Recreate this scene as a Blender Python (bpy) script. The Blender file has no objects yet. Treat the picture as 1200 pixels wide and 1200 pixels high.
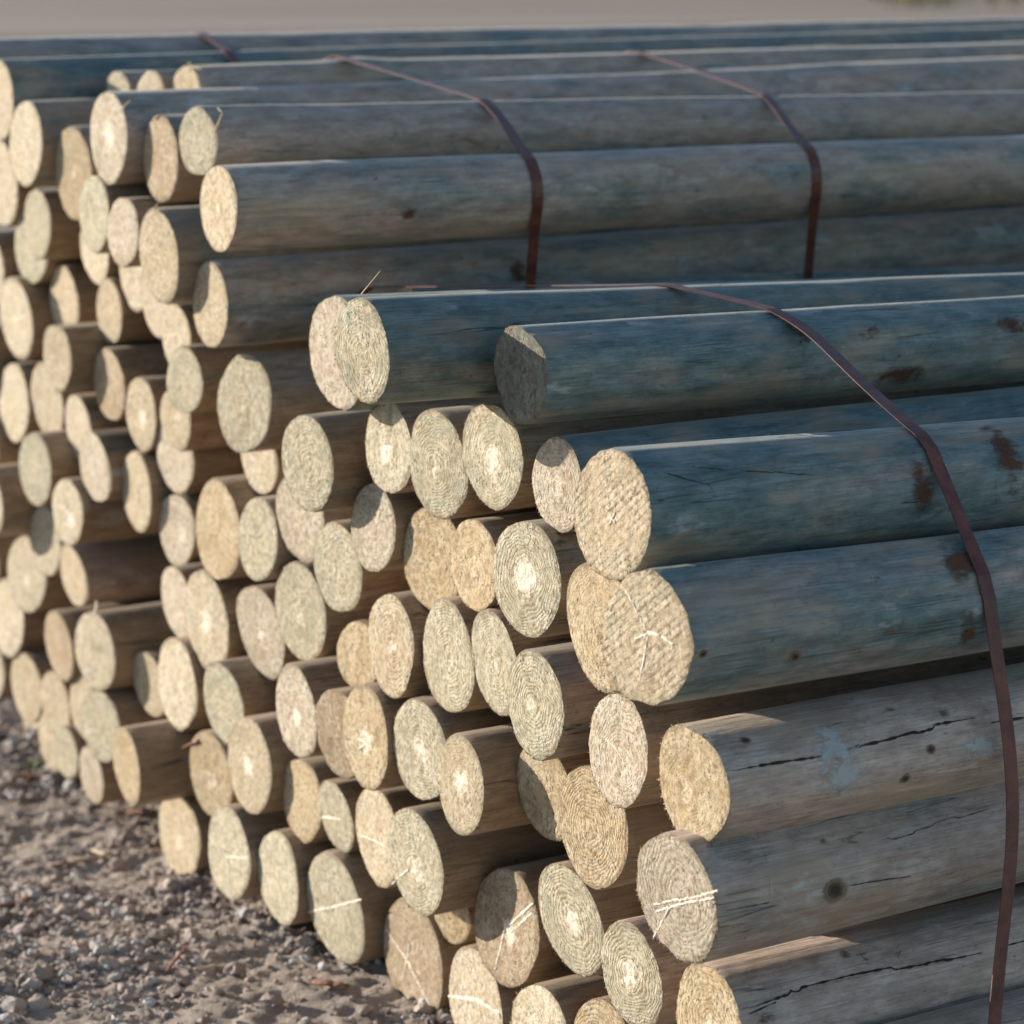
import bpy, bmesh, math, random
import numpy as np
from mathutils import Vector, noise

rng = np.random.default_rng(7); random.seed(7)
scene = bpy.context.scene
COL = scene.collection

# ------------------------------------------------------------------ camera
F = 3200.0                                    # focal length in pixels of a 1200 px wide frame
H = 1.25; YH = -40.0
pitch = math.atan((600 - YH) / F)
azi = math.atan(5206 / F * math.cos(pitch))   # angle between the view and the posts' direction (+X)
Fh = np.array([math.cos(azi), math.sin(azi), 0]); RT = np.array([math.sin(azi), -math.cos(azi), 0])
Zv = np.array([0, 0, 1.0])
FW = Fh * math.cos(pitch) - Zv * math.sin(pitch); UP = Fh * math.sin(pitch) + Zv * math.cos(pitch)
CAM = np.array([0, 0, H])
cam = bpy.data.cameras.new('camera'); co = bpy.data.objects.new('camera', cam); COL.objects.link(co)
co.location = (0, 0, H)
co.rotation_euler = Vector(FW).to_track_quat('-Z', 'Y').to_euler()
cam.sensor_width = 36; cam.lens = F / 1200 * 36
cam.clip_start = .05; cam.clip_end = 3000
cam.dof.use_dof = True; cam.dof.focus_distance = 2.62; cam.dof.aperture_fstop = 6.2; cam.dof.aperture_blades = 7
scene.camera = co
def ray(px, py): return FW + (px - 600) / F * RT + (600 - py) / F * UP

# ------------------------------------------------------------------ light
sdir = Vector((-1.0, 1.5, .45)).normalized()
el = math.asin(sdir.z); rot = math.atan2(sdir.x, sdir.y)
sl = bpy.data.lights.new('sun', 'SUN'); sl.energy = 5.0; sl.angle = math.radians(.5); sl.color = (1, .93, .82)
so = bpy.data.objects.new('sun', sl); COL.objects.link(so); so.rotation_euler = sdir.to_track_quat('Z', 'Y').to_euler()
W = bpy.data.worlds.new('World'); scene.world = W; W.use_nodes = True
nt = W.node_tree; bg = nt.nodes['Background']; sk = nt.nodes.new('ShaderNodeTexSky'); sk.sky_type = 'NISHITA'
sk.sun_disc = False; sk.sun_elevation = el; sk.sun_rotation = rot; sk.dust_density = 0.2; sk.ozone_density = 2.0; sk.air_density = 1.0
nt.links.new(sk.outputs[0], bg.inputs[0]); bg.inputs[1].default_value = .115
vs = scene.view_settings; vs.view_transform = 'Standard'; vs.look = 'None'; vs.exposure = .9; vs.gamma = 1
scene.render.engine = 'CYCLES'

# ------------------------------------------------------------------ node helper
class NT:
    def __init__(s, name):
        s.m = bpy.data.materials.new(name); s.m.use_nodes = True; s.t = s.m.node_tree
        s.b = s.t.nodes['Principled BSDF']; s.out = s.t.nodes['Material Output']
        s.b.inputs['Specular IOR Level'].default_value = .2
    def n(s, typ, ins=None, **kw):
        o = s.t.nodes.new('ShaderNode' + typ)
        for k, v in kw.items(): setattr(o, k, v)
        for k, v in (ins or {}).items(): s.set(o.inputs[k], v)
        return o
    def set(s, sock, v):
        if isinstance(v, bpy.types.NodeSocket): s.t.links.new(v, sock)
        else: sock.default_value = v
    def math(s, op, a, b=0.0, c=None, clamp=False):
        o = s.n('Math', operation=op, use_clamp=clamp); s.set(o.inputs[0], a); s.set(o.inputs[1], b)
        if c is not None: s.set(o.inputs[2], c)
        return o.outputs[0]
    def mix(s, f, a, b, blend='MIX'):
        o = s.n('MixRGB', blend_type=blend); s.set(o.inputs[0], f)
        for i, v in ((1, a), (2, b)): s.set(o.inputs[i], v if isinstance(v, bpy.types.NodeSocket) else (*v, 1))
        return o.outputs[0]
    def step(s, x, lo, hi):
        o = s.n('MapRange', interpolation_type='SMOOTHSTEP'); s.set(o.inputs[0], x)
        o.inputs[1].default_value = lo; o.inputs[2].default_value = hi
        return o.outputs[0]
    def attr(s, name): return s.n('Attribute', attribute_type='OBJECT', attribute_name=name).outputs['Fac']
    def attrc(s, name): return s.n('Attribute', attribute_type='OBJECT', attribute_name=name).outputs['Color']
    def noise(s, vec, scale, detail=3, rough=.55, dist=0):
        return s.n('TexNoise', {'Vector': vec, 'Scale': scale, 'Detail': detail, 'Roughness': rough, 'Distortion': dist}).outputs['Fac']
    def mapped(s, vec, sc, loc=None):
        o = s.n('VectorMath', operation='MULTIPLY'); s.set(o.inputs[0], vec); o.inputs[1].default_value = sc
        if loc is None: return o.outputs[0]
        a = s.n('VectorMath', operation='ADD'); s.set(a.inputs[0], o.outputs[0]); s.set(a.inputs[1], loc); return a.outputs[0]
    def bump(s, h, strength, dist, normal=None):
        o = s.n('Bump', {'Height': h, 'Strength': strength, 'Distance': dist})
        if normal is not None: s.set(o.inputs['Normal'], normal)
        return o.outputs[0]

def seedvec(k):
    s = k.n('CombineXYZ'); a = k.attr('seed')
    for i, f in enumerate((37.1, 11.7, 5.3)): k.set(s.inputs[i], k.math('MULTIPLY', a, f))
    return s.outputs[0]

# ------------------------------------------------------------------ materials
def mat_shaft():
    k = NT('weathered_pine_side'); obj = k.n('TexCoord').outputs['Object']; sv = seedvec(k)
    blue = k.attr('blue'); val = k.attr('val')
    big = k.noise(k.mapped(obj, (7, 22, 22), sv), 1, 4, .6)
    med = k.noise(k.mapped(obj, (28, 70, 70), sv), 1, 4, .65)
    grain = k.noise(k.mapped(obj, (30, 420, 420), sv), 1, 4, .7)
    grain2 = k.noise(k.mapped(obj, (12, 150, 150), sv), 1, 3, .6, .4)
    brown = k.mix(k.step(med, .3, .7), (.30, .195, .11), (.43, .31, .20))
    grey = k.mix(k.step(med, .3, .7), (.27, .195, .15), (.40, .31, .25))
    teal = k.mix(k.step(med, .3, .7), (.075, .12, .115), (.17, .215, .20))
    base = k.mix(k.step(val, .9, 1.1), brown, grey)
    bm = k.math('ADD', k.math('MULTIPLY', k.math('SUBTRACT', big, .5), 2.0), blue, clamp=True)
    bm = k.step(bm, .1, .9)
    c = k.mix(bm, base, teal)
    c = k.mix(k.math('MULTIPLY', k.step(grain, .35, .72), .6), c, k.mix(1, c, (.45, .43, .42), 'MULTIPLY'))
    c = k.mix(k.math('MULTIPLY', k.step(grain2, .5, .75), .35), c, k.mix(1, c, (1.5, 1.45, 1.4), 'MULTIPLY'))
    gl = k.noise(k.mapped(obj, (3.5, 320, 320), sv), 1, 3, .6)
    c = k.mix(k.math('MULTIPLY', k.step(gl, .56, .7), .45), c, k.mix(1, c, (.4, .37, .35), 'MULTIPLY'))
    # dirt, mud specks and darker stains
    fs = k.noise(k.mapped(obj, (150, 260, 260), sv), 1, 4, .7)
    c = k.mix(k.math('MULTIPLY', k.step(fs, .56, .68), .5), c, k.mix(1, c, (.42, .38, .35), 'MULTIPLY'))
    c = k.mix(k.math('MULTIPLY', k.step(fs, .34, .24), .5), c, k.mix(1, c, (1.6, 1.55, 1.5), 'MULTIPLY'))
    sp = k.noise(k.mapped(obj, (45, 60, 60), sv), 1, 5, .7)
    c = k.mix(k.math('MULTIPLY', k.step(sp, .64, .72), .75), c, (.05, .036, .026))
    rs = k.noise(k.mapped(obj, (9, 30, 30), sv), 1, 4, .6, 1.5)
    c = k.mix(k.math('MULTIPLY', k.step(rs, .6, .74), .6), c, (.15, .08, .045))
    wm = k.noise(k.mapped(obj, (7, 18, 18), k.mapped(sv, (1.9, 3.3, .7))), 1, 4, .6)
    c = k.mix(k.math('MULTIPLY', k.step(wm, .48, .68), .7), c, k.mix(k.step(grain2, .3, .7), (.24, .165, .10), (.36, .275, .19)))
    pl = k.noise(k.mapped(obj, (12, 30, 30), k.mapped(sv, (2.3, 1.7, 3.1))), 1, 5, .65)
    c = k.mix(k.math('MULTIPLY', k.step(pl, .6, .7), .5), c, (.42, .41, .39))
    vv = k.n('CombineXYZ'); [k.set(vv.inputs[i], val) for i in range(3)]
    c = k.mix(1, c, vv.outputs[0], 'MULTIPLY')
    # fine long drying checks
    ck = k.noise(k.mapped(obj, (2.2, 75, 75), sv), 1, 2, .5, .6)
    ckm = k.math('SUBTRACT', 1, k.step(k.math('ABSOLUTE', k.math('SUBTRACT', ck, .5)), 0, .012))
    ckm = k.math('MULTIPLY', ckm, k.step(big, .5, .62))
    c = k.mix(k.math('MULTIPLY', ckm, .8), c, (.03, .025, .02))
    k.set(k.b.inputs['Base Color'], c)
    k.set(k.b.inputs['Roughness'], .58); k.b.inputs['Specular IOR Level'].default_value = .4
    k.b.inputs['Sheen Weight'].default_value = .15; k.b.inputs['Sheen Roughness'].default_value = .35; k.b.inputs['Sheen Tint'].default_value = (1, .93, .82, 1)
    hgt = k.math('ADD', k.math('MULTIPLY', grain, .6), k.math('ADD', k.math('MULTIPLY', sp, .5), k.math('MULTIPLY', ckm, -1.2)))
    k.set(k.b.inputs['Normal'], k.bump(hgt, .55, .0016))
    return k.m

def mat_end():
    k = NT('sawn_pine_end'); obj = k.n('TexCoord').outputs['Object']; sv = seedvec(k)
    yz = k.mapped(obj, (0, 1, 1))
    off = k.attrc('pith_at')
    p = k.n('VectorMath', operation='SUBTRACT'); k.set(p.inputs[0], yz); k.set(p.inputs[1], off); p = p.outputs[0]
    wob = k.n('TexNoise', {'Vector': k.mapped(yz, (0, 30, 30), sv), 'Scale': 1.0, 'Detail': 2.0})
    wv = k.n('VectorMath', operation='MULTIPLY_ADD'); k.set(wv.inputs[0], wob.outputs['Color']); wv.inputs[1].default_value = (.022,) * 3; k.set(wv.inputs[2], p)
    dist = k.n('VectorMath', operation='LENGTH'); k.set(dist.inputs[0], wv.outputs[0]); d = dist.outputs['Value']
    rv = k.n('CombineXYZ'); k.set(rv.inputs[0], k.math('MULTIPLY', d, 1)); k.set(rv.inputs[1], k.math('MULTIPLY', k.attr('seed'), 9))
    ringn = k.noise(rv.outputs[0], 60, 1)
    ring = k.math('SINE', k.math('MULTIPLY', k.math('ADD', d, k.math('MULTIPLY', ringn, .006)), k.math('ADD', 1350, k.math('MULTIPLY', k.attr('seed'), 500))))
    ring = k.math('MULTIPLY', k.math('MULTIPLY_ADD', ring, .5, .5), k.step(d, .004, .014))
    rings = k.attr('rings')
    fine = k.noise(k.mapped(yz, (1, 620, 620), sv), 1, 4, .75)
    mid = k.noise(k.mapped(yz, (1, 170, 170), sv), 1, 4, .7)
    big = k.noise(k.mapped(yz, (1, 34, 34), sv), 1, 4, .6)
    vert = k.noise(k.mapped(yz, (1, 700, 110), sv), 1, 3, .7)
    tint = k.attrc('tint'); tint2 = k.attrc('tint2')
    c = k.mix(k.step(big, .38, .64), tint, tint2)
    c = k.mix(k.math('MULTIPLY', k.step(mid, .42, .62), .7), c, k.mix(1, c, (.58, .53, .46), 'MULTIPLY'))
    c = k.mix(k.math('MULTIPLY', k.step(fine, .4, .62), .28), c, k.mix(1, c, (1.35, 1.35, 1.32), 'MULTIPLY'))
    c = k.mix(k.math('MULTIPLY', k.step(vert, .5, .68), .35), c, k.mix(1, c, (.55, .52, .46), 'MULTIPLY'))
    rm = k.math('MULTIPLY', k.math('MULTIPLY', k.step(ring, .45, .95), rings), k.math('MULTIPLY_ADD', k.step(mid, .35, .6), .55, .25))
    c = k.mix(rm, c, k.mix(1, c, (.58, .52, .43), 'MULTIPLY'))
    # green stain of the preservative in the sapwood
    gz = k.math('MULTIPLY', k.step(d, .018, .042), k.step(k.noise(k.mapped(yz, (1, 60, 60), k.mapped(sv, (1.3, 2.1, .7))), 1, 4, .65), .42, .66))
    c = k.mix(k.math('MULTIPLY', gz, k.math('MULTIPLY', k.attr('green'), .8)), c, (.27, .285, .22))
    gs = k.noise(k.mapped(yz, (1, 26, 26), k.mapped(sv, (2.9, .6, 1.7))), 1, 4, .6)
    c = k.mix(k.math('MULTIPLY', k.step(gs, .52, .68), .5), c, k.mix(1, c, (.66, .63, .60), 'MULTIPLY'))
    edge = k.n('VectorMath', operation='LENGTH'); k.set(edge.inputs[0], yz)
    er = k.math('ADD', k.math('DIVIDE', edge.outputs['Value'], k.attr('rad')), k.math('MULTIPLY', k.math('SUBTRACT', mid, .5), .3))
    c = k.mix(k.math('MULTIPLY', k.step(er, .88, 1.0), .6), c, (.20, .155, .105))
    # torn dark pits
    pit = k.noise(k.mapped(yz, (1, 330, 200), k.mapped(sv, (3, 1, 2))), 1, 3, .7)
    pm = k.math('MULTIPLY', k.step(pit, .55, .66), k.step(big, .42, .6))
    c = k.mix(k.math('MULTIPLY', pm, .75), c, (.10, .075, .05))
    # pale pith
    pn = k.math('ADD', d, k.math('MULTIPLY', k.math('SUBTRACT', mid, .5), .03))
    pit2 = k.attr('pith')
    pr = k.math('MULTIPLY', pit2, .021)
    ps = k.math('SUBTRACT', 1, k.step(k.math('SUBTRACT', pn, pr), -.009, .005))
    ps = k.math('MULTIPLY', ps, k.step(pit2, .05, .4))
    c = k.mix(k.math('MULTIPLY', ps, .85), c, (.80, .70, .57))
    # saw marks
    ang = k.n('VectorRotate', {'Vector': yz, 'Angle': -.9}, rotation_type='X_AXIS').outputs[0]
    saw = k.n('TexWave', {'Vector': ang, 'Scale': 46.0, 'Distortion': 1.9, 'Detail': 4.0, 'Detail Scale': 1.6, 'Detail Roughness': .65}, bands_direction='Y').outputs['Fac']
    sawn = k.math('MULTIPLY', k.math('MULTIPLY', k.step(saw, .45, .95), k.math('MULTIPLY', k.math('MULTIPLY_ADD', k.step(big, .4, .6), .75, .25), k.math('MULTIPLY_ADD', k.step(mid, .35, .6), .6, .4))), k.attr('saw'))
    c = k.mix(k.math('MULTIPLY', sawn, .7), c, k.mix(1, c, (.5, .44, .36), 'MULTIPLY'))
    k.set(k.b.inputs['Base Color'], c); k.set(k.b.inputs['Roughness'], .9); k.b.inputs['Specular IOR Level'].default_value = .1
    h = k.math('ADD', k.math('MULTIPLY', fine, .9), k.math('MULTIPLY', mid, .9))
    h = k.math('ADD', h, k.math('MULTIPLY', k.math('MULTIPLY', ring, rings), -.3))
    h = k.math('ADD', h, k.math('MULTIPLY', pm, -1.0)); h = k.math('ADD', h, k.math('MULTIPLY', sawn, -.35))
    k.set(k.b.inputs['Normal'], k.bump(h, .8, .0016))
    return k.m

def mat_plain(name, c1, c2, scale=60, rough=.8, bump=.3, stretch=(1, 1, 1)):
    k = NT(name); obj = k.n('TexCoord').outputs['Object']
    n = k.noise(k.mapped(obj, stretch), scale, 5, .65)
    k.set(k.b.inputs['Base Color'], k.mix(k.step(n, .35, .65), c1, c2)); k.set(k.b.inputs['Roughness'], rough)
    k.set(k.b.inputs['Normal'], k.bump(n, bump, .001))
    return k.m

def mat_strap():
    k = NT('rusty_steel'); obj = k.n('TexCoord').outputs['Object']
    n = k.noise(obj, 45, 5, .7); n2 = k.noise(obj, 400, 3, .7)
    c = k.mix(k.step(n, .35, .7), (.085, .027, .021), (.17, .056, .036))
    c = k.mix(k.math('MULTIPLY', k.step(n2, .55, .7), .5), c, (.20, .09, .06))
    k.set(k.b.inputs['Base Color'], c); k.set(k.b.inputs['Metallic'], 0.0); k.set(k.b.inputs['Roughness'], .45)
    k.b.inputs['Specular IOR Level'].default_value = .3
    k.set(k.b.inputs['Normal'], k.bump(n2, .3, .0005))
    return k.m

def mat_patch(name, c1, c2, lo=.45, hi=.6, scale=90, alpha=.85):
    """a thin coat (rust, lichen) that thins out towards its ragged edge"""
    k = NT(name); obj = k.n('TexCoord').outputs['Object']
    a = k.n('Attribute', attribute_type='GEOMETRY', attribute_name='cover').outputs['Fac']
    n = k.noise(k.mapped(obj, (.6, 1, 1)), scale, 5, .7)
    k.set(k.b.inputs['Base Color'], k.mix(k.step(n, .35, .65), c1, c2)); k.set(k.b.inputs['Roughness'], .9)
    v = k.math('ADD', k.math('MULTIPLY', a, .5), k.math('MULTIPLY', k.math('SUBTRACT', n, .5), 1.5))
    k.set(k.b.inputs['Alpha'], k.math('MULTIPLY', k.step(v, lo, hi), alpha))
    return k.m

def mat_ground():
    k = NT('dirt'); obj = k.n('TexCoord').outputs['Object']
    a = k.noise(obj, 3, 5, .6); b = k.noise(obj, 40, 6, .7); f = k.noise(obj, 260, 4, .7)
    c = k.mix(k.step(a, .35, .65), (.30, .24, .19), (.38, .31, .25))
    c = k.mix(k.math('MULTIPLY', k.step(b, .45, .7), .5), c, (.22, .175, .155))
    c = k.mix(k.math('MULTIPLY', k.step(f, .5, .7), .4), c, (.44, .37, .33))
    far = k.noise(k.mapped(obj, (.03, .03, .03)), 1, 3)
    c = k.mix(k.math('MULTIPLY', k.step(far, .4, .6), .3), c, (.36, .30, .25))
    ln = k.n('VectorMath', operation='LENGTH'); k.set(ln.inputs[0], obj)
    tr = k.noise(k.mapped(obj, (.02, .25, .1)), 1, 4)
    c = k.mix(k.math('MULTIPLY', k.step(ln.outputs['Value'], 6, 14), .9), c, k.mix(k.step(tr, .4, .62), (.17, .13, .10), (.31, .235, .18)))
    k.set(k.b.inputs['Base Color'], c); k.set(k.b.inputs['Roughness'], .95)
    k.set(k.b.inputs['Normal'], k.bump(k.math('ADD', b, k.math('MULTIPLY', f, .5)), .7, .006))
    return k.m

def mat_gravel():
    k = NT('gravel_stone')
    a = k.n('Attribute', attribute_type='GEOMETRY', attribute_name='shade').outputs['Fac']
    obj = k.n('TexCoord').outputs['Object']; f = k.noise(obj, 300, 4, .7)
    r = k.n('ValToRGB'); k.set(r.inputs[0], a); e = r.color_ramp.elements
    e[0].color = (.13, .105, .09, 1); e[1].color = (.52, .49, .46, 1)
    for pos, cc in ((.35, (.33, .26, .215)), (.6, (.41, .32, .265)), (.8, (.42, .39, .355))):
        q = e.new(pos); q.color = (*cc, 1)
    c = k.mix(k.math('MULTIPLY', k.step(f, .45, .7), .4), r.outputs[0], k.mix(1, r.outputs[0], (.55, .55, .55), 'MULTIPLY'))
    k.set(k.b.inputs['Base Color'], c); k.set(k.b.inputs['Roughness'], .9); k.set(k.b.inputs['Normal'], k.bump(f, .5, .002))
    return k.m

M_SIDE = mat_shaft(); M_END = mat_end(); M_STRAP = mat_strap()
M_FIBRE = mat_plain('torn_pale_wood', (.64, .54, .42), (.78, .69, .57), 500)
M_STRAW = mat_plain('dry_straw', (.42, .33, .20), (.55, .45, .29), 200)
M_CRACK = mat_plain('crack_shade', (.02, .016, .013), (.045, .035, .028), 300)  # near-black colour stands in for the shade inside the open cracks
def mat_knot():
    k = NT('knot_wood'); obj = k.n('TexCoord').outputs['Object']
    a = k.n('Attribute', attribute_type='GEOMETRY', attribute_name='cover').outputs['Fac']; n = k.noise(obj, 300, 4, .7)
    v = k.math('ADD', a, k.math('MULTIPLY', k.math('SUBTRACT', n, .5), .5))
    c = k.mix(k.step(v, .35, .55), (.22, .15, .095), (.10, .062, .04)); c = k.mix(k.step(v, .62, .75), c, (.05, .033, .022))
    k.set(k.b.inputs['Base Color'], c); k.set(k.b.inputs['Roughness'], .8); k.set(k.b.inputs['Alpha'], k.math('MULTIPLY', k.step(v, .05, .4), .85))
    return k.m
M_KNOT = mat_knot()
M_RUST = mat_patch('rust_stain_coat', (.075, .032, .018), (.13, .055, .03), .08, .5, 60, .85)
M_LICH = mat_patch('lichen_coat', (.40, .41, .38), (.50, .51, .48), .1, .42, 75, .7)
M_MUD = mat_patch('mud_coat', (.05, .032, .02), (.10, .06, .035), .22, .6, 90, .6)
M_GROUND = mat_ground(); M_GRAVEL = mat_gravel()
M_BARK = mat_plain('red_bark', (.16, .075, .05), (.30, .16, .11), 120, .9, .6)
M_LEAF = mat_plain('weed_leaf', (.14, .17, .08), (.23, .26, .14), 60)
M_GRASS = mat_plain('grass_blade', (.16, .15, .07), (.26, .22, .12), 3)

# ------------------------------------------------------------------ object helpers
def mesh_obj(name, verts, faces, mat, parent=None, smooth=True):
    me = bpy.data.meshes.new(name); me.from_pydata([tuple(map(float, v)) for v in verts], [], faces)
    if smooth: me.polygons.foreach_set('use_smooth', [True] * len(me.polygons))
    me.materials.append(mat); me.update()
    o = bpy.data.objects.new(name, me); COL.objects.link(o)
    if parent: o.parent = parent
    return o
def tag(o, label=None, cat=None, group=None, kind=None):
    for k, v in (('label', label), ('category', cat), ('group', group), ('kind', kind)):
        if v: o[k] = v
    return o
def empty(name, loc):
    o = bpy.data.objects.new(name, None); o.empty_display_size = .05; COL.objects.link(o); o.location = tuple(map(float, loc)); return o

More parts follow.
